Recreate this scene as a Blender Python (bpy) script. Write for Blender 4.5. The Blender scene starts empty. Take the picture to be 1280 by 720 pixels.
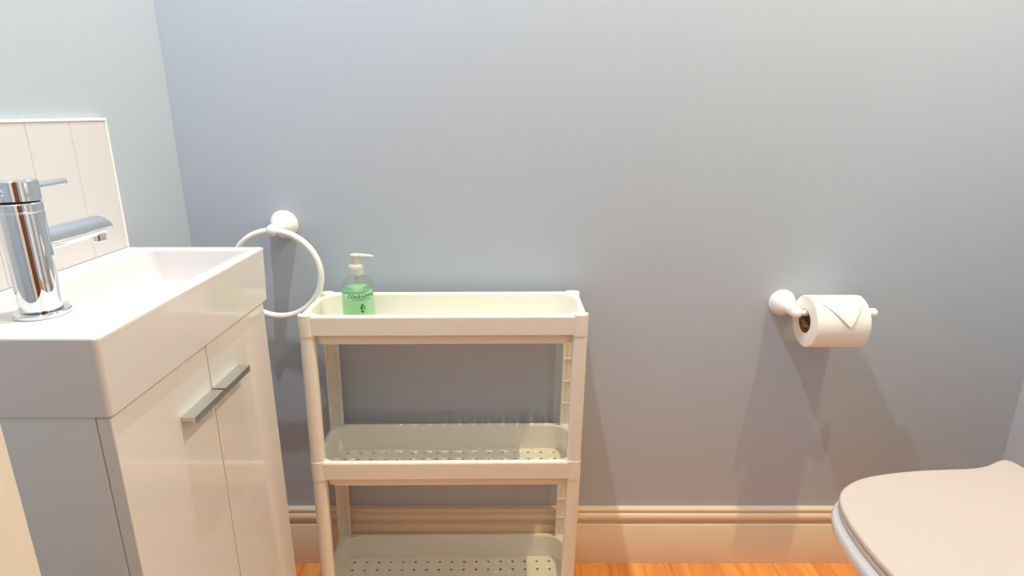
import bpy, bmesh, math, random
from mathutils import Vector, Matrix

PI = math.pi
SC = bpy.context.scene
COL = SC.collection

# ------------------------------------------------------------------ materials
def lin(r, g, b):
    def f(c):
        c /= 255.0
        return c / 12.92 if c <= 0.04045 else ((c + 0.055) / 1.055) ** 2.4
    return (f(r), f(g), f(b), 1.0)

def mat(name, col, rough=0.5, metal=0.0, trans=0.0, ior=1.45, coat=0.0, sss=0.0,
        bump=0.0, bscale=200.0, var=0.0, vscale=6.0, spec=0.5):
    m = bpy.data.materials.new(name)
    m.use_nodes = True
    nt = m.node_tree
    b = nt.nodes['Principled BSDF']
    b.inputs['Base Color'].default_value = col
    b.inputs['Roughness'].default_value = rough
    b.inputs['Metallic'].default_value = metal
    b.inputs['Transmission Weight'].default_value = trans
    b.inputs['IOR'].default_value = ior
    b.inputs['Coat Weight'].default_value = coat
    b.inputs['Coat Roughness'].default_value = 0.04
    b.inputs['Specular IOR Level'].default_value = spec
    if sss:
        b.inputs['Subsurface Weight'].default_value = sss
        b.inputs['Subsurface Radius'].default_value = (0.01, 0.009, 0.007)
        b.inputs['Subsurface Scale'].default_value = 0.6
    tc = nt.nodes.new('ShaderNodeTexCoord')
    if bump:
        n = nt.nodes.new('ShaderNodeTexNoise')
        n.inputs['Scale'].default_value = bscale
        n.inputs['Detail'].default_value = 4
        bp = nt.nodes.new('ShaderNodeBump')
        bp.inputs['Strength'].default_value = bump
        bp.inputs['Distance'].default_value = 0.001
        nt.links.new(tc.outputs['Object'], n.inputs['Vector'])
        nt.links.new(n.outputs['Fac'], bp.inputs['Height'])
        nt.links.new(bp.outputs['Normal'], b.inputs['Normal'])
    if var:
        n = nt.nodes.new('ShaderNodeTexNoise')
        n.inputs['Scale'].default_value = vscale
        n.inputs['Detail'].default_value = 3
        mx = nt.nodes.new('ShaderNodeMix')
        mx.data_type = 'RGBA'
        mx.inputs['A'].default_value = tuple(c * (1 - var) for c in col[:3]) + (1,)
        mx.inputs['B'].default_value = tuple(min(1, c * (1 + var)) for c in col[:3]) + (1,)
        nt.links.new(tc.outputs['Object'], n.inputs['Vector'])
        nt.links.new(n.outputs['Fac'], mx.inputs['Factor'])
        nt.links.new(mx.outputs['Result'], b.inputs['Base Color'])
    return m

def wood(name, base, dark, board=0.125, rough=0.32):
    """boards running along Y (depth), grain stretched along them"""
    m = bpy.data.materials.new(name)
    m.use_nodes = True
    nt = m.node_tree
    L = nt.links.new
    b = nt.nodes['Principled BSDF']
    b.inputs['Roughness'].default_value = rough
    tc = nt.nodes.new('ShaderNodeTexCoord')
    sep = nt.nodes.new('ShaderNodeSeparateXYZ')
    L(tc.outputs['Object'], sep.inputs[0])
    def math_(op, a, v=None):
        n = nt.nodes.new('ShaderNodeMath'); n.operation = op
        if hasattr(a, 'links'): L(a, n.inputs[0])
        else: n.inputs[0].default_value = a
        if v is not None:
            if hasattr(v, 'links'): L(v, n.inputs[1])
            else: n.inputs[1].default_value = v
        return n.outputs[0]
    q = math_('DIVIDE', math_('ADD', sep.outputs['X'], 10.03), board)
    idx = math_('FLOOR', q)
    fr = math_('FRACT', q)
    wn = nt.nodes.new('ShaderNodeTexWhiteNoise'); wn.noise_dimensions = '1D'
    L(idx, wn.inputs['W'])
    cmb = nt.nodes.new('ShaderNodeCombineXYZ')
    L(math_('MULTIPLY', sep.outputs['X'], 26.0), cmb.inputs['X'])
    L(math_('ADD', math_('MULTIPLY', sep.outputs['Y'], 2.2), math_('MULTIPLY', idx, 3.7)), cmb.inputs['Y'])
    L(math_('MULTIPLY', wn.outputs['Value'], 9.0), cmb.inputs['Z'])
    nz = nt.nodes.new('ShaderNodeTexNoise')
    nz.inputs['Scale'].default_value = 1.6
    nz.inputs['Detail'].default_value = 7
    nz.inputs['Distortion'].default_value = 0.8
    L(cmb.outputs[0], nz.inputs['Vector'])
    ramp = nt.nodes.new('ShaderNodeValToRGB')
    ramp.color_ramp.elements[0].position = 0.30; ramp.color_ramp.elements[0].color = dark
    ramp.color_ramp.elements[1].position = 0.68; ramp.color_ramp.elements[1].color = base
    L(nz.outputs['Fac'], ramp.inputs[0])
    hsv = nt.nodes.new('ShaderNodeHueSaturation')
    L(ramp.outputs[0], hsv.inputs['Color'])
    L(math_('ADD', math_('MULTIPLY', wn.outputs['Value'], 0.3), 0.85), hsv.inputs['Value'])
    seam = math_('GREATER_THAN', math_('ABSOLUTE', math_('SUBTRACT', fr, 0.5)), 0.4955)
    mx = nt.nodes.new('ShaderNodeMix'); mx.data_type = 'RGBA'
    L(seam, mx.inputs['Factor'])
    L(hsv.outputs[0], mx.inputs['A'])
    mx.inputs['B'].default_value = tuple(c * 0.7 for c in dark[:3]) + (1,)
    L(mx.outputs['Result'], b.inputs['Base Color'])
    return m

WALL = mat('wall_paint', lin(183, 191, 202), rough=0.5, bump=0.12, bscale=260, var=0.02, vscale=3)
CEIL = mat('ceiling_paint', lin(238, 236, 232), rough=0.8, bump=0.1)
SKIRT = mat('skirting_cream_paint', lin(234, 212, 184), rough=0.28, bump=0.06, bscale=90)
TRIM = mat('trim_gloss_paint', lin(236, 228, 216), rough=0.28, bump=0.06, bscale=90)
FLOOR = wood('oak_floor', lin(241, 168, 92), lin(214, 126, 58))
DOORWOOD = wood('brown_door_wood', lin(150, 84, 44), lin(116, 60, 30), board=0.4)
CERAMIC = mat('white_ceramic', lin(224, 221, 221), rough=0.12, coat=0.3, var=0.008, vscale=2)
GLOSS = mat('gloss_white_door', lin(228, 224, 220), rough=0.1, coat=0.5, var=0.008, vscale=2)
CARC = mat('white_carcass', lin(226, 228, 226), rough=0.3, bump=0.05)
TILE = mat('white_tile', lin(219, 214, 214), rough=0.25, bump=0.04, bscale=60)
GROUT = mat('tile_grout', lin(206, 202, 198), rough=0.8, bump=0.2)
CHROME = mat('polished_chrome', (0.86, 0.88, 0.90, 1), rough=0.03, metal=1.0, bump=0.0, var=0.01)
SATIN = mat('brushed_aluminium', (0.66, 0.65, 0.63, 1), rough=0.32, metal=1.0, bump=0.05, bscale=400)
DARK = mat('dark_rubber', (0.02, 0.02, 0.022, 1), rough=0.5, bump=0.1)
CREAM = mat('cream_plastic', lin(240, 236, 224), rough=0.34, bump=0.04, bscale=300, var=0.012)
ENAMEL = mat('white_enamel', lin(246, 243, 240), rough=0.14, coat=0.4, var=0.006)
SEAT = mat('toilet_seat_plastic', lin(205, 191, 184), rough=0.3, var=0.008, vscale=3)
PAPER = mat('tissue_paper', lin(250, 243, 233), rough=0.9, bump=0.5, bscale=500, sss=0.1)
CARD = mat('brown_cardboard', lin(150, 116, 80), rough=0.9, bump=0.4, bscale=300)
CLEAR = mat('clear_plastic', (0.97, 0.985, 0.97, 1), rough=0.02, trans=1.0, ior=1.4, var=0.003)
nt = CLEAR.node_tree
nt.nodes.remove(nt.nodes['Principled BSDF'])
tb = nt.nodes.new('ShaderNodeBsdfTransparent'); tb.inputs[0].default_value = (.965, .98, .97, 1)
gb = nt.nodes.new('ShaderNodeBsdfGlossy'); gb.inputs['Roughness'].default_value = .03
lw = nt.nodes.new('ShaderNodeLayerWeight')
pw = nt.nodes.new('ShaderNodeMath'); pw.operation = 'POWER'; pw.inputs[1].default_value = 4.0
mu = nt.nodes.new('ShaderNodeMath'); mu.operation = 'MULTIPLY_ADD'; mu.inputs[1].default_value = .45; mu.inputs[2].default_value = .03
nt.links.new(lw.outputs['Facing'], pw.inputs[0]); nt.links.new(pw.outputs[0], mu.inputs[0])
ms = nt.nodes.new('ShaderNodeMixShader')
nt.links.new(mu.outputs[0], ms.inputs[0]); nt.links.new(tb.outputs[0], ms.inputs[1]); nt.links.new(gb.outputs[0], ms.inputs[2])
nt.links.new(ms.outputs[0], nt.nodes['Material Output'].inputs['Surface'])
SOAP = mat('green_soap', lin(196, 255, 208), rough=0.05, trans=0.8, ior=1.34, var=0.03, vscale=40)
PUMP = mat('frosted_pump_plastic', lin(240, 240, 232), rough=0.3, trans=0.35, ior=1.4, var=0.01)
INK = mat('black_print', lin(8, 24, 14), rough=0.5, var=0.02)

# ------------------------------------------------------------------ helpers
def obj(name, bm, m, parent=None, smooth=35, loc=None, bevel=0.0, bseg=2, recalc=True, wn=False):
    if recalc:
        bmesh.ops.recalc_face_normals(bm, faces=bm.faces)
    me = bpy.data.meshes.new(name)
    bm.to_mesh(me); bm.free()
    for p in me.polygons:
        p.use_smooth = True
    me.set_sharp_from_angle(angle=math.radians(smooth))
    o = bpy.data.objects.new(name, me)
    for mm in (m if isinstance(m, (list, tuple)) else [m]):
        me.materials.append(mm)
    COL.objects.link(o)
    if parent: o.parent = parent
    if loc: o.location = loc
    if wn:
        w_ = o.modifiers.new('normals', 'WEIGHTED_NORMAL'); w_.keep_sharp = True; w_.weight = 80
    if bevel:
        bv = o.modifiers.new('bevel', 'BEVEL')
        bv.width = bevel; bv.segments = bseg; bv.limit_method = 'ANGLE'
        bv.angle_limit = math.radians(40); bv.harden_normals = True
    return o

def tag(o, label=None, cat=None, group=None, kind=None):
    if label: o['label'] = label
    if cat: o['category'] = cat
    if group: o['group'] = group
    if kind: o['kind'] = kind
    return o

def empty(name, loc, label, cat, rz=0.0):
    o = bpy.data.objects.new(name, None)
    o.empty_display_size = 0.05
    COL.objects.link(o)
    o.location = loc; o.rotation_euler = (0, 0, rz)
    tag(o, label, cat)
    return o

def box(bm, x0, x1, y0, y1, z0, z1):
    v = [bm.verts.new(p) for p in ((x0, y0, z0), (x1, y0, z0), (x1, y1, z0), (x0, y1, z0),
                                   (x0, y0, z1), (x1, y0, z1), (x1, y1, z1), (x0, y1, z1))]
    for f in ((0, 3, 2, 1), (4, 5, 6, 7), (0, 1, 5, 4), (1, 2, 6, 5), (2, 3, 7, 6), (3, 0, 4, 7)):
        bm.faces.new([v[i] for i in f])
    return v

def loft(bm, loops, cap0=True, cap1=True, closed=True):
    rows = [[bm.verts.new(p) for p in lp] for lp in loops]
    n = len(rows[0])
    for a, b in zip(rows, rows[1:]):
        for i in range(n if closed else n - 1):
            j = (i + 1) % n
            bm.faces.new((a[i], a[j], b[j], b[i]))
    if cap0: bm.faces.new(list(reversed(rows[0])))
    if cap1: bm.faces.new(rows[-1])
    return rows

def rrect(x0, x1, y0, y1, r, z, n=6):
    if not isinstance(r, (list, tuple)): r = (r,) * 4
    pts = []
    for (cx, cy, a0, q) in ((x1 - r[0], y1 - r[0], 0, r[0]), (x0 + r[1], y1 - r[1], PI / 2, r[1]),
                            (x0 + r[2], y0 + r[2], PI, r[2]), (x1 - r[3], y0 + r[3], 1.5 * PI, r[3])):
        for k in range(n + 1):
            a = a0 + k * PI / 2 / n
            pts.append((cx + q * math.cos(a), cy + q * math.sin(a), z))
    return pts

def lathe(bm, prof, seg=40, M=None, cap0=True, cap1=True):
    """prof: (radius, height) pairs about local Z, M places it"""
    M = M or Matrix()
    loops = []
    for r, h in prof:
        r = max(r, 1e-5)
        loops.append([M @ Vector((r * math.cos(2 * PI * k / seg), r * math.sin(2 * PI * k / seg), h)) for k in range(seg)])
    return loft(bm, loops, cap0, cap1)

def axis(p, d):
    """matrix with local Z along d at p"""
    q = Vector(d).normalized().to_track_quat('Z', 'Y')
    return Matrix.Translation(Vector(p)) @ q.to_matrix().to_4x4()

def torus(bm, c, R, r, seg=72, ts=14, rot=0.0):
    """ring in a plane facing the wall (its axis along Y)"""
    rows = []
    for i in range(seg):
        a = 2 * PI * i / seg
        row = []
        for k in range(ts):
            b = 2 * PI * k / ts
            rr = R + r * math.cos(b)
            row.append(bm.verts.new((c[0] + rr * math.cos(a), c[1] + r * math.sin(b), c[2] + rr * math.sin(a))))
        rows.append(row)
    for i in range(seg):
        for k in range(ts):
            bm.faces.new((rows[i][k], rows[(i + 1) % seg][k], rows[(i + 1) % seg][(k + 1) % ts], rows[i][(k + 1) % ts]))

def extrude_x(bm, prof, x0, x1):
    loft(bm, [[(x0, p[0], p[1]) for p in prof], [(x1, p[0], p[1]) for p in prof]])

def extrude_y(bm, prof, y0, y1):
    loft(bm, [[(p[0], y0, p[1]) for p in prof], [(p[0], y1, p[1]) for p in prof]])

# ------------------------------------------------------------------ the setting
XL, XR, YF, ZC = -0.63, 1.075, -0.80, 2.35     # left wall, right wall, front wall, ceiling
DX0, DX1, DZ = -0.345, 0.50, 2.02              # doorway the photograph is taken through
WT = 0.12

def struct(name, bm, m, **k):
    return tag(obj(name, bm, m, **k), kind='structure')

bm = bmesh.new(); box(bm, -1.2, 2.2, -2.0, .1, -.05, 0); struct('floor', bm, FLOOR)
bm = bmesh.new(); box(bm, XL - .1, XR + .1, YF - WT, .1, ZC, ZC + .05); struct('ceiling', bm, CEIL)
bm = bmesh.new(); box(bm, XL - .1, XR + .1, 0, .1, 0, ZC); struct('wall_back', bm, WALL)
bm = bmesh.new(); box(bm, XL - .1, XL, YF - WT, 0, 0, ZC); struct('wall_left', bm, WALL)
bm = bmesh.new(); box(bm, XR, XR + .1, YF - WT, 0, 0, ZC); struct('wall_right', bm, WALL)
bm = bmesh.new()
box(bm, XL, DX0 - .03, YF - WT, YF, 0, ZC)
box(bm, DX1 + .03, XR, YF - WT, YF, 0, ZC)
box(bm, DX0 - .03, DX1 + .03, YF - WT, YF, DZ + .03, ZC)
struct('wall_front', bm, WALL)
# white lining of the doorway with its architrave
bm = bmesh.new()
box(bm, DX0 - .03, DX0, YF - WT, YF, 0, DZ)
box(bm, DX1, DX1 + .03, YF - WT, YF, 0, DZ)
box(bm, DX0 - .03, DX1 + .03, YF - WT, YF, DZ, DZ + .03)
box(bm, DX0 - .075, DX0 - .004, YF, YF + .016, 0, DZ + .07)
box(bm, DX1 + .004, DX1 + .075, YF, YF + .016, 0, DZ + .07)
box(bm, DX0 - .004, DX1 + .004, YF, YF + .016, DZ + .004, DZ + .07)
struct('trim_1', bm, TRIM, bevel=.002)
# hall beyond the doorway: far wall with a brown wooden door
bm = bmesh.new(); box(bm, -1.2, 2.2, -2.0, -1.9, 0, ZC); struct('wall_hall', bm, WALL)
bm = bmesh.new(); box(bm, .20, 1.25, -1.9, -1.86, 0, 2.0)
d = struct('door_1', bm, DOORWOOD, bevel=.003)

# skirting boards
SKP = [(0, 0), (-.018, 0), (-.018, .1005), (-.0165, .1025), (-.0115, .1030), (-.0095, .1050), (-.0100, .1085), (-.0130, .1120),
       (-.0160, .1150), (-.0172, .1185), (-.0168, .1225), (-.0150, .1260), (-.0125, .1285), (-.0105, .1292),
       (-.0105, .1310), (-.0120, .1318), (-.0122, .1370), (-.0105, .1390), (0, .1400)]
bm = bmesh.new(); extrude_x(bm, SKP, XL, XR); struct('baseboard_back', bm, SKIRT, smooth=40)
bm = bmesh.new(); extrude_y(bm, [(XL - p[0], p[1]) for p in SKP], -.19, -.0181); struct('baseboard_left', bm, SKIRT, smooth=40)
bm = bmesh.new(); extrude_y(bm, [(XR + p[0], p[1]) for p in SKP], YF, -.0181); struct('baseboard_right', bm, SKIRT, smooth=40)

# ------------------------------------------------------------------ vanity cabinet, basin, splashback
CY0, CY1, CZ = -.605, -.217, .690       # near side, far side, top
van = empty('vanity_cabinet', (-.515, -.411, 0), 'gloss white two-door vanity cabinet under the wash basin', 'cabinet')
vb = Vector(van.location)
def vbox(bm, x0, x1, y0, y1, z0, z1): box(bm, x0 - vb.x, x1 - vb.x, y0 - vb.y, y1 - vb.y, z0, z1)
bm = bmesh.new()
vbox(bm, XL + .001, -.4243, CY0, CY1, .0, CZ)
obj('body', bm, CARC, van, bevel=.0012)
for y0, y1, hy0, hy1, up in ((CY0, -.4092, -.490, -.4135, 0), (-.4072, CY1, -.4075, -.3295, 1)):
    bm = bmesh.new(); vbox(bm, -.4235, -.408, y0, y1, .012, CZ - .0006)
    dr = obj('door', bm, GLOSS, van, bevel=.0016, bseg=3)
    # flat bar pull: top plate with a short lip turned down along its front
    bm = bmesh.new()
    prof = [(-.4079, .6280), (-.390, .6280), (-.390, .6186), (-.3935, .6186), (-.3940, .6225), (-.4079, .6225)]
    prof = [(a - vb.x, c) for a, c in prof]
    extrude_y(bm, prof, hy0 - vb.y, hy1 - vb.y)
    h = obj('handle', bm, SATIN, dr, bevel=.0005)
    h['label'] = 'satin metal flat bar handle'

BX0, BX1, BY0, BY1, BZ0, BZ1 = XL + .001, -.402, -.6105, -.2005, .6905, .779
bm = bmesh.new()
L = []
N = 8
L.append(rrect(BX0 + .006, BX1 - .006, BY0 + .006, BY1 - .006, .004, BZ0, N))
L.append(rrect(BX0, BX1 - .0045, BY0 + .0045, BY1 - .0045, .005, BZ0 + .0002, N))
L.append(rrect(BX0, BX1 - .0030, BY0 + .0030, BY1 - .0030, .006, BZ0 + .0025, N))
L.append(rrect(BX0, BX1 - .0005, BY0 + .0005, BY1 - .0005, .006, BZ1 - .006, N))
L.append(rrect(BX0, BX1, BY0, BY1, .006, BZ1 - .003, N))
L.append(rrect(BX0, BX1 - .0008, BY0 + .0008, BY1 - .0008, .006, BZ1 - .0008, N))
L.append(rrect(BX0, BX1 - .0030, BY0 + .0030, BY1 - .0030, .006, BZ1, N))
# opening of the bowl, soft towards the tap deck
ox0, ox1, oy0, oy1 = -.592, -.4225, -.487, -.2165
L.append(rrect(ox0 - .002, ox1 + .002, oy0 - .010, oy1 + .002, (.022, .022, .05, .05), BZ1 - .0002, N))
L.append(rrect(ox0, ox1, oy0, oy1, (.020, .020, .05, .05), BZ1 - .0015, N))
L.append(rrect(ox0 + .002, ox1 - .002, oy0 + .008, oy1 - .002, (.020, .020, .05, .05), BZ1 - .0050, N))
L.append(rrect(ox0 + .005, ox1 - .005, oy0 + .026, oy1 - .004, (.022, .022, .05, .05), BZ1 - .022, N))
L.append(rrect(ox0 + .010, ox1 - .010, oy0 + .044, oy1 - .009, (.026, .026, .05, .05), BZ1 - .045, N))
L.append(rrect(ox0 + .018, ox1 - .018, oy0 + .060, oy1 - .018, (.03, .03, .045, .045), BZ1 - .062, N))
L.append(rrect(ox0 + .034, ox1 - .034, oy0 + .085, oy1 - .036, (.03, .03, .03, .03), BZ1 - .069, N))
L.append(rrect(ox0 + .066, ox1 - .066, oy0 + .13, oy1 - .09, .012, BZ1 - .071, N))
loft(bm, L)
basin = obj('wash_basin', bm, CERAMIC, smooth=50, wn=True)
tag(basin, 'white rectangular ceramic wash basin set on the vanity cabinet', 'basin')
bm = bmesh.new()
lathe(bm, [(.0, -.002), (.016, -.002), (.020, .000), (.0205, .0015), (.019, .0028), (.015, .003), (.0145, .0015), (.012, .0015), (.011, .0035), (.0, .005)],
      32, Matrix.Translation((-.507, -.336, BZ1 - .071)))
obj('drain_waste', bm, CHROME, basin)['label'] = 'chrome plug waste in the bowl'

# splashback: upright white strips with grout joints, slim trim along its edges
sp = empty('splashback', (XL, -.403, .779), 'white splashback of upright tiles on the left wall behind the tap', 'splashback')
s0 = Vector(sp.location)
SY0, SY1, SZ0, SZ1 = -.606, -.2005, .7792, .980
bm = bmesh.new()
box(bm, .0005, .0080, SY0 - s0.y, SY1 - .003 - s0.y, 0.0002, SZ1 - s0.z - .003)
obj('grout', bm, GROUT, sp)['label'] = 'thin grey grout joint between tiles'
edges = [SY1 - .0045, -.2806, -.3611, -.4416, -.5221, SY0]
for a, b in zip(edges, edges[1:]):
    bm = bmesh.new(); box(bm, .0010, .0088, b + .0008 - s0.y, a - .0008 - s0.y, .0006, SZ1 - s0.z - .0045)
    obj('tile', bm, TILE, sp, bevel=.0008)
bm = bmesh.new()
box(bm, .0005, .0102, SY0 - s0.y, SY1 - s0.y, SZ1 - .0042 - s0.z, SZ1 - s0.z)
box(bm, .0005, .0102, SY1 - .0042 - s0.y, SY1 - s0.y, .0002, SZ1 - .0043 - s0.z)
obj('edge_trim', bm, ENAMEL, sp, bevel=.001)

# ------------------------------------------------------------------ mixer tap
TX, TY, TZ = -.5075, -.537, .7790
tap = empty('mixer_tap', (TX, TY, TZ), 'chrome single lever mixer tap on the wash basin', 'tap')
bm = bmesh.new()
lathe(bm, [(.0, .0), (.0255, .0), (.0262, .0012), (.0262, .0038), (.0252, .0052), (.0215, .0056), (.0, .0056)], 56)
obj('base_ring', bm, CHROME, tap, smooth=30)
bm = bmesh.new()
rows = lathe(bm, [(.0, .0058), (.0185, .0058), (.0195, .0062), (.0198, .009), (.0204, .06), (.0209, .1105), (.0205, .1112), (.0205, .1118), (.0210, .1124), (.0211, .1195), (.0202, .1206), (.0, .1206)], 64)
obj('body', bm, CHROME, tap, smooth=30)
# thin dark gap, then the turning head, its lower rim cut on a slight slope
bm = bmesh.new(); lathe(bm, [(0, .1200), (.0190, .1200), (.0190, .1245), (0, .1245)], 40)
obj('cartridge', bm, DARK, tap)['label'] = 'dark gap under the tap head'
bm = bmesh.new()
rows = lathe(bm, [(0, .1245), (.0204, .1240), (.0211, .1246), (.0211, .1425), (.0203, .1436), (.018, .1440), (0, .1441)], 64)
for v in bm.verts:
    if v.co.z < .13:
        v.co.z += -.0008 * v.co.y / .021 - .0018
obj('lever_head', bm, CHROME, tap, smooth=30)
bm = bmesh.new()
lathe(bm, [(.0, .012), (.0052, .012), (.0052, .064), (.0048, .0675), (.0036, .0695), (0, .0698)], 24, axis((0, 0, .1335), (0.02, 1, .02)))
for v in bm.verts:
    v.co.z = .1335 + (v.co.z - .1335) * .8
obj('lever', bm, CHROME, tap, smooth=40)
bm = bmesh.new()
lathe(bm, [(0, 0), (.0028, 0), (.0032, .0008), (.0028, .0014), (0, .0016)], 20, axis((.0205 * .12, -.0205, .1325), (.12, -1, 0)))
obj('set_screw', bm, CHROME, tap)
# spout: round bar, its end cut to a slanting point over the outlet
bm = bmesh.new()
loops = []
R = .0125
for y, top, bot in ((.012, 0, 0), (.060, 0, 0), (.095, 0, 0), (.108, 0, 0)):
    loops.append([(R * math.cos(2 * PI * k / 32), y + (0.0), .0770 + R * math.sin(2 * PI * k / 32)) for k in range(32)])
# slanted blunt end
for s, dy in ((1.0, .004), (.96, .0055), (.7, .007), (.3, .0075)):
    lp = []
    for k in range(32):
        a = 2 * PI * k / 32
        zz = R * math.sin(a) * s
        lp.append((R * math.cos(a) * s, .108 + dy + .010 * (1 - abs(zz / R + .15)) - .002, .0770 + zz))
    loops.append(lp)
loft(bm, loops)
obj('spout', bm, CHROME, tap, smooth=38)
bm = bmesh.new()
lathe(bm, [(0, -.0015), (.0065, -.0015), (.0078, 0), (.0080, .006), (.0080, .0105), (0, .011)], 28,
      Matrix.Translation((0, .1085, .0605 - .0055 + .0035)))
obj('outlet_nozzle', bm, CHROME, tap)

# ------------------------------------------------------------------ plastic storage rack
W, D = .506, .150
rack = empty('storage_rack', (-.1243, -.0985, 0), 'cream plastic three-tier slim storage rack on the floor against the back wall', 'rack', math.radians(.6))
TOPS = (.6490, .3605, .0865)
NH, RH, PX, PY = 17, 5, .0268, .0236
rng = random.Random(3)

LEAN = (.004, .0, -.005)     # the light rack leans a little: each tray sits slightly further right than the one below

def tray(zt, lean):
    bm = bmesh.new()
    hx, hy = W / 2 - .0035, D / 2 - .0020
    def rr(ix, r, z, iy=None):
        iy = ix if iy is None else iy
        return rrect(-hx + ix, hx - ix, -hy + iy, hy - iy, r, z, 8)
    loops = [rr(0, .012, zt - .0345), rr(-.0006, .012, zt - .004), rr(.0002, .0165, zt - .0012), rr(.002, .017, zt),
             rr(.0065, .038, zt), rr(.0078, .038, zt - .0012), rr(.0085, .038, zt - .004),
             rr(.0088, .037, zt - .030), rr(.0094, .036, zt - .0525), rr(.0104, .034, zt - .0541), rr(.0124, .032, zt - .0545)]
    rows = loft(bm, loops, cap0=False, cap1=False)
    fz = zt - .0545
    # perforated floor
    hxs = [(i - (NH - 1) / 2) * PX - .003 for i in range(NH)]
    hys = [(j - (RH - 1) / 2) * PY for j in range(RH)]
    gxs = [hxs[0] - .0058] + [(a + b) / 2 for a, b in zip(hxs, hxs[1:])] + [hxs[-1] + .0058]
    gys = [hys[0] - .0050] + [(a + b) / 2 for a, b in zip(hys, hys[1:])] + [hys[-1] + .0050]
    gv = {}
    def V(i, j):
        if (i, j) not in gv: gv[(i, j)] = bm.verts.new((gxs[i], gys[j], fz))
        return gv[(i, j)]
    mids = {}
    def Mv(key, x, y):
        if key not in mids: mids[key] = bm.verts.new((x, y, fz))
        return mids[key]
    hr = .0033
    for i in range(NH):
        for j in range(RH):
            cx, cy = hxs[i], hys[j]
            ring = [bm.verts.new((cx + hr * math.cos(a * PI / 4), cy + hr * math.sin(a * PI / 4) * .9, fz)) for a in range(8)]
            out = [Mv(('v', i + 1, j), gxs[i + 1], cy), V(i + 1, j + 1), Mv(('h', i, j + 1), cx, gys[j + 1]), V(i, j + 1),
                   Mv(('v', i, j), gxs[i], cy), V(i, j), Mv(('h', i, j), cx, gys[j]), V(i + 1, j)]
            for a in range(8):
                b = (a + 1) % 8
                bm.faces.new((ring[a], out[a], out[b], ring[b]))
    # ring between the grid and the wall's foot
    bnd = []
    for i in range(NH): bnd += [V(i, 0), mids[('h', i, 0)]]
    for j in range(RH): bnd += [V(NH, j), mids[('v', NH, j)]]
    for i in range(NH, 0, -1): bnd += [V(i, RH), mids[('h', i - 1, RH)]]
    for j in range(RH, 0, -1): bnd += [V(0, j), mids[('v', 0, j - 1)]]
    es = []
    for ring in (bnd, rows[-1]):
        for a, b in zip(ring, ring[1:] + ring[:1]):
            e = bm.edges.get((a, b)) or bm.edges.new((a, b))
            es.append(e)
    bmesh.ops.triangle_fill(bm, edges=es, use_beauty=True, use_dissolve=False, normal=(0, 0, 1))
    bmesh.ops.recalc_face_normals(bm, faces=bm.faces)
    o = obj('tray', bm, CREAM, rack, smooth=40, loc=(lean, 0, 0))
    so = o.modifiers.new('wall', 'SOLIDIFY'); so.thickness = .0020; so.offset = 0
    w_ = o.modifiers.new('normals', 'WEIGHTED_NORMAL'); w_.keep_sharp = True; w_.weight = 80
    # four sockets that the legs plug into
    for sx in (-1, 1):
        for sy in (-1, 1):
            bm = bmesh.new()
            hw, dep = .0140, .0165
            cx = sx * (W / 2 - hw)
            yo = sy * (D / 2 + .0012)
            def q(i, z, n=14):
                pts = [(cx - (hw - i), yo - sy * (dep - i), z)]
                for k in range(n + 1):
                    a = PI - k * PI / n
                    pts.append((cx + (hw - i) * math.cos(a), yo - sy * (i + (hw - i) * .62 * (1 - math.sin(a))), z))
                pts.append((cx + (hw - i), yo - sy * (dep - i), z))
                return pts if sy < 0 else pts[::-1]
            loft(bm, [q(.0012, zt - .0395), q(.0003, zt - .0385), q(0, zt - .036), q(-.0002, zt + .0010), q(.0005, zt + .0022), q(.002, zt + .0028)])
            obj('corner_socket', bm, CREAM, o, smooth=40, wn=True)
    return o

trays = [tray(z, l) for z, l in zip(TOPS, LEAN)]

def leg(sx, sy, z0, z1, l0, l1, name='leg'):
    """half-round channel, open towards the middle of the rack, with ribs across it"""
    bm = bmesh.new()
    w2, dep, t = (.0126 if sy < 0 else .0136), .0155, .0026
    cx = sx * (W / 2 - .0006 - w2)
    yo = sy * (D / 2 + .0004)
    def prof(hw, d0, d1, n=12):
        pts = [(-hw, d1)]
        for k in range(n + 1):
            a = PI - k * PI / n
            pts.append((hw * math.cos(a), d0 + hw * .65 - hw * .65 * math.sin(a)))
        pts.append((hw, d1))
        return pts
    outer = prof(w2, 0, dep); inner = [(-(w2 - t), dep), (-(w2 - t), dep - .0045)] + [((w2 - t) * (k / 6 - 1), dep - .0045) for k in range(1, 12)] + [((w2 - t), dep - .0045), ((w2 - t), dep)]
    pl = outer + list(reversed(inner))
    loops = []
    for z in (z0, z1):
        loops.append([(cx + p[0], yo - sy * p[1], z) for p in pl])
    loft(bm, loops)
    # ribs
    n = max(1, int(round((z1 - z0) / .048)))
    for k in range(1, n):
        z = z0 + (z1 - z0) * k / n
        ya, yb = yo - sy * (dep - .0048), yo - sy * (dep - .0018)
        box(bm, cx - w2 + t * .6, cx + w2 - t * .6, min(ya, yb), max(ya, yb), z - .0008, z + .0008)
    ya, yb = yo - sy * (dep - .0048), yo - sy * (dep - .0030)
    box(bm, cx - .0008 - sx * .003, cx + .0008 - sx * .003, min(ya, yb), max(ya, yb), z0, z1)
    for v in bm.verts:
        v.co.x += l0 + (l1 - l0) * (v.co.z - z0) / (z1 - z0)
    return obj(name, bm, CREAM, rack, smooth=40, wn=True)

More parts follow.
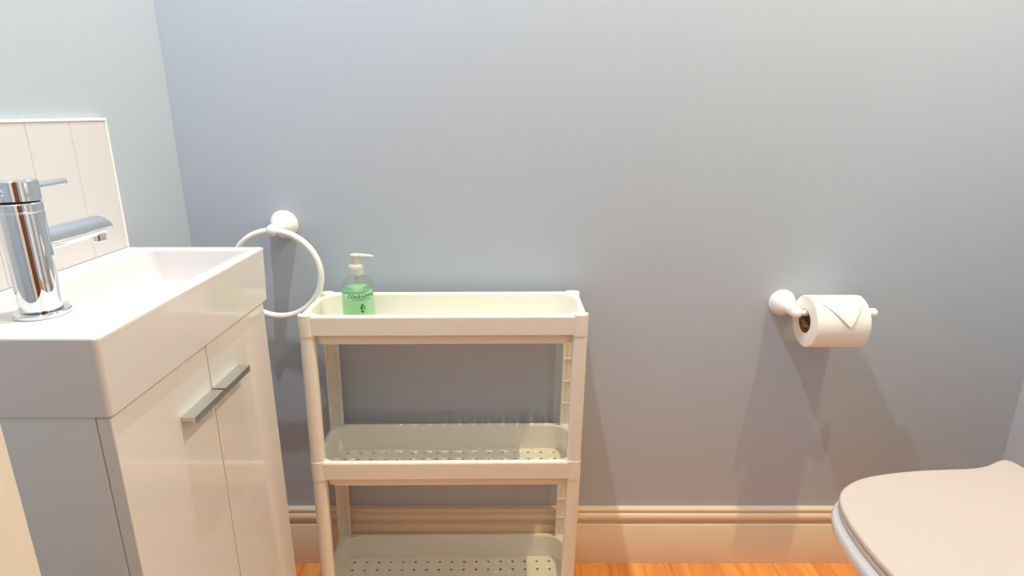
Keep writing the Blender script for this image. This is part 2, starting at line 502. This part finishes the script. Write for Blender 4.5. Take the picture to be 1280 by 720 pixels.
for sx in (-1, 1):
    for sy in (-1, 1):
        leg(sx, sy, TOPS[1] + .0022, TOPS[0] - .0390, LEAN[1], LEAN[0])
        leg(sx, sy, TOPS[2] + .0022, TOPS[1] - .0390, LEAN[2], LEAN[1])
        # short foot under the lowest tray
        bm = bmesh.new()
        cx, cy = LEAN[2] + sx * (W / 2 - .0122), sy * (D / 2 - .0135)
        lathe(bm, [(0, 0), (.0095, 0), (.0105, .0015), (.0108, .02), (.0112, TOPS[2] - .0390), (0, TOPS[2] - .0390)], 24, Matrix.Translation((cx, cy, 0)))
        obj('foot', bm, CREAM, rack)

# ------------------------------------------------------------------ soap bottle
SB = Vector((-.2832, -.1005, TOPS[0] - .0533))
bot = empty('soap_bottle', SB, 'clear pump bottle of green hand soap in the top tray of the rack', 'bottle')
RB = .0293
sh = [(RB, .084), (RB - .0003, .089), (RB - .0018, .0950), (RB - .0050, .1000), (RB - .0098, .1045), (RB - .0150, .1075), (.0128, .1090), (.0124, .1120)]
outer = [(0, .0006), (RB - .004, .0006), (RB - .0012, .0012), (RB, .0035)] + sh
inner = [(r - .0012, h - (.0005 if h > .08 else 0)) for r, h in reversed(sh)] + [(RB - .0014, .005), (RB - .004, .0030), (0, .0030)]
bm = bmesh.new(); lathe(bm, outer + inner, 56, cap0=False, cap1=False)
obj('bottle_body', bm, CLEAR, bot, smooth=50)['label'] = 'clear plastic bottle'
bm = bmesh.new(); ri = RB - .0013
lathe(bm, [(0, .0031), (ri - .003, .0031), (ri, .0055), (ri, .0815), (ri, .0832), (ri - .0012, .0824), (ri * .5, .0821), (0, .0821)], 56)
obj('soap', bm, SOAP, bot, smooth=50)['label'] = 'green liquid soap'
bm = bmesh.new()
prof = [(0, .1105), (.0136, .1105)]
for k in range(6):
    z = .1108 + k * .0024
    prof += [(.0138, z), (.0138, z + .0016), (.0134, z + .0020)]
prof += [(.0132, .1260), (.0124, .1280), (.0100, .1290), (.0, .1292)]
lathe(bm, prof, 40)
obj('pump_collar', bm, PUMP, bot, smooth=30)
bm = bmesh.new()
lathe(bm, [(0, .1285), (.0084, .1285), (.0082, .1400), (.0088, .1420), (.0094, .1440), (.0092, .1468), (.0078, .1476), (0, .1478)], 32)
# spout of the pump head, pointing right with a slightly drooping tip
sect = [(-.004, .0064, .1400, .1476), (.010, .0060, .1412, .1476), (.020, .0048, .1420, .1470), (.029, .0038, .1416, .1458), (.0325, .0032, .1410, .1446)]
lps = []
for x, hw, z0, z1 in sect:
    lps.append([(x, p[0], p[1]) for p in rrect(-hw, hw, z0, z1, min(.0016, hw * .5), 0, 3)])
loft(bm, lps)
obj('pump_head', bm, PUMP, bot, smooth=40)
bm = bmesh.new(); lathe(bm, [(0, .092), (.0030, .0925), (.0036, .096), (.0042, .100), (.0042, .1105), (0, .1105)], 16)
obj('pump_barrel', bm, PUMP, bot)

def wrap_text(body, arc, height, zc, az0, name, spacing=1.0, emblem=None):
    """printed lettering wrapped round the bottle"""
    bm = bmesh.new()
    if emblem is None:
        cu = bpy.data.curves.new(name, 'FONT')
        cu.body = body; cu.size = 1.0; cu.align_x = 'CENTER'; cu.align_y = 'CENTER'; cu.offset = .024
        cu.space_character = spacing; cu.resolution_u = 3
        tmp = bpy.data.objects.new(name, cu); COL.objects.link(tmp)
        dg = bpy.context.evaluated_depsgraph_get()
        me = tmp.evaluated_get(dg).to_mesh()
        bm.from_mesh(me)
        tmp.evaluated_get(dg).to_mesh_clear()
        bpy.data.objects.remove(tmp); bpy.data.curves.remove(cu)
    else:
        for poly in emblem:
            bm.faces.new([bm.verts.new((x, y, 0)) for x, y in poly])
    xs = [v.co.x for v in bm.verts]; ys = [v.co.y for v in bm.verts]
    mx_, my_ = (min(xs) + max(xs)) / 2, (min(ys) + max(ys)) / 2
    for v in bm.verts:
        v.co.x = (v.co.x - mx_) * arc / (max(xs) - min(xs)); v.co.y = (v.co.y - my_) * height / (max(ys) - min(ys))
    bmesh.ops.triangulate(bm, faces=bm.faces)
    bmesh.ops.subdivide_edges(bm, edges=[e for e in bm.edges if e.calc_length() > .003], cuts=1)
    R = RB + .00025
    for v in bm.verts:
        x, y = v.co.x, v.co.y
        a = az0 + x / R
        v.co = Vector((R * math.cos(a), R * math.sin(a), zc + y))
    return obj(name, bm, INK, bot, smooth=180, recalc=False)

AZ = math.radians(-62)
wrap_text('COLE\u00b7LEWIS', .0510, .0060, .0758, AZ, 'maker_lettering', 1.1)['label'] = 'dark printed lettering'
wrap_text('LONDON', .0300, .0030, .0695, AZ, 'city_lettering', 1.9)['label'] = 'small dark printed lettering'
# small leaf-sprig emblem under the lettering
emb = [
    [(-.10, 1.0), (.10, .95), (.42, .62), (.50, .40), (.30, .42), (.05, .62), (-.15, .80)],
    [(-.45, .62), (-.20, .55), (.15, .30), (.28, .12), (.0, .12), (-.30, .30)],
    [(.50, .40), (.62, .05), (.50, -.25), (.38, -.40), (.32, -.35), (.44, -.15), (.50, .05), (.40, .38)],
    [(-.42, .02), (-.10, .10), (.20, -.02), (.05, -.16), (-.25, -.12)],
    [(-.30, -.42), (.0, -.38), (.22, -.45), (.30, -.70), (.10, -.95), (-.05, -.72), (-.18, -.62)],
]
wrap_text('', .0095, .0170, .0527, AZ, 'sprig_emblem', emblem=emb)['label'] = 'dark printed sprig emblem'

# ------------------------------------------------------------------ towel ring
def trumpet(p, tip, R):
    """flared wall plate narrowing to a ball; p on the wall, tip towards the room"""
    bm = bmesh.new()
    d = Vector(tip) - Vector(p); L = d.length
    pr = [(0, 0), (R, 0), (R, .0028), (R * .975, .0046), (R * .945, .0050), (R * .945, .0066), (R * .90, .0110), (R * .80, .0175), (R * .67, .0245),
          (R * .55, .0315), (R * .46, .0390), (R * .40, L - .010)]
    lathe(bm, pr, 44, axis(p, d), cap1=True)
    return bm

def ball(bm, c, r, M=None, seg=26):
    pr = [(r * math.sin(PI * k / 14), -r * math.cos(PI * k / 14)) for k in range(15)]
    lathe(bm, pr, seg, Matrix.Translation(c), cap0=False, cap1=False)

RP = Vector((-.4430, -.0002, .7790))
tr = empty('towel_ring', RP, 'white towel ring on the back wall between the basin and the rack', 'towel ring')
o0 = (0, 0, 0)
obj('wall_plate', trumpet(o0, (0, -.061, 0), .0275), ENAMEL, tr, smooth=50)
bm = bmesh.new(); ball(bm, (0, -.061, -.0003), .0112)
obj('holder_ball', bm, ENAMEL, tr, smooth=60)
bm = bmesh.new(); torus(bm, (-.0008, -.061, -.0842), .0832, .0064)
obj('ring', bm, ENAMEL, tr, smooth=180)

# ------------------------------------------------------------------ toilet roll holder and roll
HP = Vector((.5450, -.0002, .6200))
th = empty('toilet_roll_holder', HP, 'white toilet roll holder on the back wall right of the rack', 'toilet roll holder')
obj('wall_plate', trumpet(o0, (-.0005, -.066, 0), .0268), ENAMEL, th, smooth=50)
bm = bmesh.new(); ball(bm, (-.0005, -.066, 0), .0110)
obj('elbow_ball', bm, ENAMEL, th, smooth=60)
bm = bmesh.new()
lathe(bm, [(0, .004), (.0062, .004), (.0060, .020), (.0054, .030), (.0054, .134), (.0066, .136), (.0066, .1375), (.005, .1390), (0, .1390)], 28, axis((0, -.066, 0), (1, 0, 0)))
obj('rod', bm, ENAMEL, th, smooth=40)
bm = bmesh.new(); ball(bm, (.1450, -.066, 0), .0094)
obj('end_ball', bm, ENAMEL, th, smooth=60)

RR, RI = .0500, .0234
RC = Vector((.6120, -.0662, HP.z + .0056 - RI + .0012))
roll = empty('toilet_roll', RC, 'white toilet roll with folded end hanging on the holder', 'toilet roll')
hl = .050
bm = bmesh.new()
pr = [(RI, -hl), (RR - .002, -hl), (RR - .0005, -hl + .0006), (RR, -hl + .002), (RR, hl - .002), (RR - .0005, hl - .0006), (RR - .002, hl), (RI, hl), (RI, -hl)]
lathe(bm, pr, 72, axis((0, 0, 0), (1, 0, 0)), cap0=False, cap1=False)
bmesh.ops.remove_doubles(bm, verts=bm.verts, dist=1e-6)
obj('paper_roll', bm, PAPER, roll, smooth=40)
bm = bmesh.new()
lathe(bm, [(RI, -hl + .0003), (RI, hl - .0003), (RI - .0011, hl - .0003), (RI - .0011, -hl + .0003), (RI, -hl + .0003)], 48, axis((0, 0, 0), (1, 0, 0)), cap0=False, cap1=False)
bmesh.ops.remove_doubles(bm, verts=bm.verts, dist=1e-6)
obj('core_tube', bm, CARD, roll, smooth=40)['label'] = 'brown cardboard core'
# loose end folded to a point, laid over the top of the roll
bm = bmesh.new()
a_top, a_tip = math.radians(92), math.radians(175)     # 90 = top, 180 = towards the camera
nA, nX = 26, 14
grid = []
for i in range(nA + 1):
    t = i / nA
    a = a_top + (a_tip - a_top) * t
    lift = .0009 + .0034 * t ** 2
    wd = min(1.0, max(0.0, (.956 - math.sin(a + math.radians(15))) / (.956 - math.sin(a_tip + math.radians(15)))))
    xl = -hl + .0004 + (hl + .009) * wd
    xr = hl - .0004 - (hl - .009 - .0012) * wd
    row = []
    for k in range(nX + 1):
        x = xl + (xr - xl) * k / nX
        row.append(bm.verts.new((x, (RR + lift) * math.cos(a), (RR + lift) * math.sin(a))))
    grid.append(row)
for i in range(nA):
    for k in range(nX):
        bm.faces.new((grid[i][k], grid[i][k + 1], grid[i + 1][k + 1], grid[i + 1][k]))
o = obj('folded_sheet', bm, PAPER, roll, smooth=180)
so = o.modifiers.new('thick', 'SOLIDIFY'); so.thickness = .0007; so.offset = 0

# ------------------------------------------------------------------ toilet
TC = Vector((.66, -.478, 0))
wc = empty('toilet', TC, 'white toilet with its lid closed by the right wall', 'toilet')
half = [(.4770, 0), (.4785, .036), (.4830, .068), (.4900, .094), (.5030, .118), (.5250, .1385), (.5600, .1570), (.6050, .1690), (.6600, .1775), (.7150, .1815),
        (.7550, .1845), (.7830, .1915), (.8050, .2020), (.8200, .2085), (.8290, .2085), (.8360, .2020), (.8400, .188), (.8425, .150), (.8430, .07)]

def smooth_closed(pts, n=160):
    """Catmull-Rom through the points, resampled evenly"""
    out = []
    m = len(pts)
    for i in range(m):
        p0, p1, p2, p3 = (Vector(pts[(i + k) % m]) for k in (-1, 0, 1, 2))
        for s in range(12):
            t = s / 12
            out.append(.5 * ((2 * p1) + (-p0 + p2) * t + (2 * p0 - 5 * p1 + 4 * p2 - p3) * t * t + (-p0 + 3 * p1 - 3 * p2 + p3) * t ** 3))
    d = [0]
    for a, b in zip(out, out[1:] + out[:1]): d.append(d[-1] + (b - a).length)
    tot = d[-1]; res = []; j = 0
    for k in range(n):
        s = tot * k / n
        while d[j + 1] < s: j += 1
        f = (s - d[j]) / max(1e-9, d[j + 1] - d[j])
        res.append(out[j].lerp(out[(j + 1) % len(out)], f))
    return res

pts = [(x - TC.x, y) for x, y in half] + [(x - TC.x, -y) for x, y in reversed(half[1:])]
OUT = smooth_closed(pts)

def offset(loop, d):
    n = len(loop); res = []
    for i in range(n):
        t = (loop[(i + 1) % n] - loop[i - 1]).normalized()
        res.append(loop[i] + Vector((-t.y, t.x)) * d)     # loop runs clockwise seen from above: +d is outwards
    return res

def at(loop, z): return [(p.x, p.y, z) for p in loop]
ZL = .430
sgn = 1
# make +d outwards whatever the loop direction
area = sum(OUT[i].x * OUT[(i + 1) % len(OUT)].y - OUT[(i + 1) % len(OUT)].x * OUT[i].y for i in range(len(OUT)))
if area > 0: sgn = -1
off = lambda d: offset(OUT, d * sgn)
bm = bmesh.new()
loft(bm, [at(off(-.004), ZL - .0105), at(off(-.001), ZL - .0100), at(off(0), ZL - .0080), at(off(0), ZL - .0045), at(off(-.0008), ZL - .0018), at(off(-.0028), ZL - .0004), at(off(-.006), ZL),
          [(p.x * .5 + .01, p.y * .5, ZL + .0015) for p in OUT]])
obj('lid', bm, SEAT, wc, smooth=40, wn=True)
bm = bmesh.new()
hole = [Vector((p.x * .62 - .03, p.y * .58)) for p in OUT]
loft(bm, [at(off(-.004), ZL - .0210), at(off(-.0012), ZL - .0202), at(off(-.0002), ZL - .0180), at(off(-.0010), ZL - .0135), at(off(-.004), ZL - .0120), at(hole, ZL - .0120), at(hole, ZL - .0210), at(off(-.004), ZL - .0210)], False, False)
bmesh.ops.remove_doubles(bm, verts=bm.verts, dist=1e-6)
obj('seat', bm, SEAT, wc, smooth=40, wn=True)
# pan: rim a touch wider than the seat, drawn in to a narrower foot
def pan(s_x, s_y, back, z, d=0.0, front=0.0):
    base = []
    for p in OUT:
        x = p.x
        y = p.y
        if x > .07:                       # no hinge ears on the pan
            y = math.copysign(min(abs(y), .178), y)
        base.append(Vector((x, y)))
    lo = []
    for p in base:
        x = back - (back - p.x) * s_x
        lo.append(Vector((x, p.y * s_y)))
    if d: lo = offset(lo, d * sgn)
    return [(p.x, p.y, z) for p in lo]
bm = bmesh.new()
BK = .1830
loft(bm, [pan(.60, .56, BK, 0), pan(.605, .565, BK, .006), pan(.60, .55, BK, .05), pan(.60, .54, BK, .12), pan(.66, .60, BK, .20), pan(.77, .73, BK, .27), pan(.90, .885, BK, .325),
          pan(.972, .965, BK, .360), pan(1.0, 1.0, BK, .385, .005), pan(1.0, 1.0, BK, .397, .0065), pan(1.0, 1.0, BK, .4045, .004), pan(1.0, 1.0, BK, .4078, -.002),
          pan(.9, .9, BK, .4080)])
obj('pan', bm, CERAMIC, wc, smooth=50)
# hinge bridge and cistern at the back (by the right wall)
bm = bmesh.new()
loft(bm, [rrect(.1835, .2350, -.17, .17, .02, .20, 6), rrect(.1835, .2350, -.178, .178, .02, .36, 6), rrect(.1835, .2350, -.178, .178, .02, .400, 6), rrect(.187, .232, -.174, .174, .018, .405, 6)])
obj('cistern_shelf', bm, CERAMIC, wc, smooth=50, wn=True)
bm = bmesh.new()
loft(bm, [rrect(.236, .396, -.165, .165, .02, .36, 6), rrect(.236, .396, -.17, .17, .022, .42, 6), rrect(.236, .396, -.178, .178, .025, .765, 6)])
obj('cistern', bm, CERAMIC, wc, smooth=50, wn=True)
bm = bmesh.new()
loft(bm, [rrect(.232, .396, -.183, .183, .025, .766, 6), rrect(.230, .396, -.185, .185, .027, .770, 6), rrect(.230, .396, -.185, .185, .027, .788, 6), rrect(.236, .392, -.18, .18, .025, .796, 6)])
cl = obj('cistern_lid', bm, CERAMIC, wc, smooth=50, wn=True)
bm = bmesh.new(); lathe(bm, [(0, .796), (.022, .796), (.022, .800), (.019, .802), (0, .803)], 32, Matrix.Translation((.31, 0, 0)))
obj('flush_button', bm, CHROME, cl)['label'] = 'round chrome flush button'

# ------------------------------------------------------------------ light
def lamp(name, loc, watts, col, size=.05, ang=140, blend=.5):
    ld = bpy.data.lights.new(name, 'SPOT')
    ld.energy = watts; ld.color = col; ld.shadow_soft_size = size
    ld.spot_size = math.radians(ang); ld.spot_blend = blend
    o = bpy.data.objects.new(name, ld); COL.objects.link(o)
    o.location = loc
    return o
lamp('ceiling_downlight', (-.22, -.41, 2.32), 73, (.86, .93, 1.0), .012)
lamp('ceiling_downlight', (.76, -.41, 2.32), 66, (1.0, .825, .47), .012)

w = bpy.data.worlds.new('daylight'); SC.world = w
w.use_nodes = True
bg = w.node_tree.nodes['Background']
bg.inputs[0].default_value = (.90, .92, .82, 1)
bg.inputs[1].default_value = 1.0

# ------------------------------------------------------------------ camera
cd = bpy.data.cameras.new('camera')
cd.sensor_width = 36.0
cd.lens = 747.0 / 1280.0 * 36.0
cd.clip_start = .02
cam = bpy.data.objects.new('camera', cd); COL.objects.link(cam)
cam.location = (0, -1.15, .9884)
cam.rotation_euler = (math.radians(90 - 16.4), 0, 0)
SC.camera = cam

SC.view_settings.view_transform = 'Standard'
SC.view_settings.look = 'None'
SC.view_settings.gamma = 1.0
SC.view_settings.use_curve_mapping = False
SC.view_settings.exposure = 0.0
SC.cycles.use_denoising = True
SC.cycles.max_bounces = 14
SC.cycles.transmission_bounces = 12
SC.cycles.diffuse_bounces = 8
SC.cycles.glossy_bounces = 6
SC.cycles.caustics_refractive = True
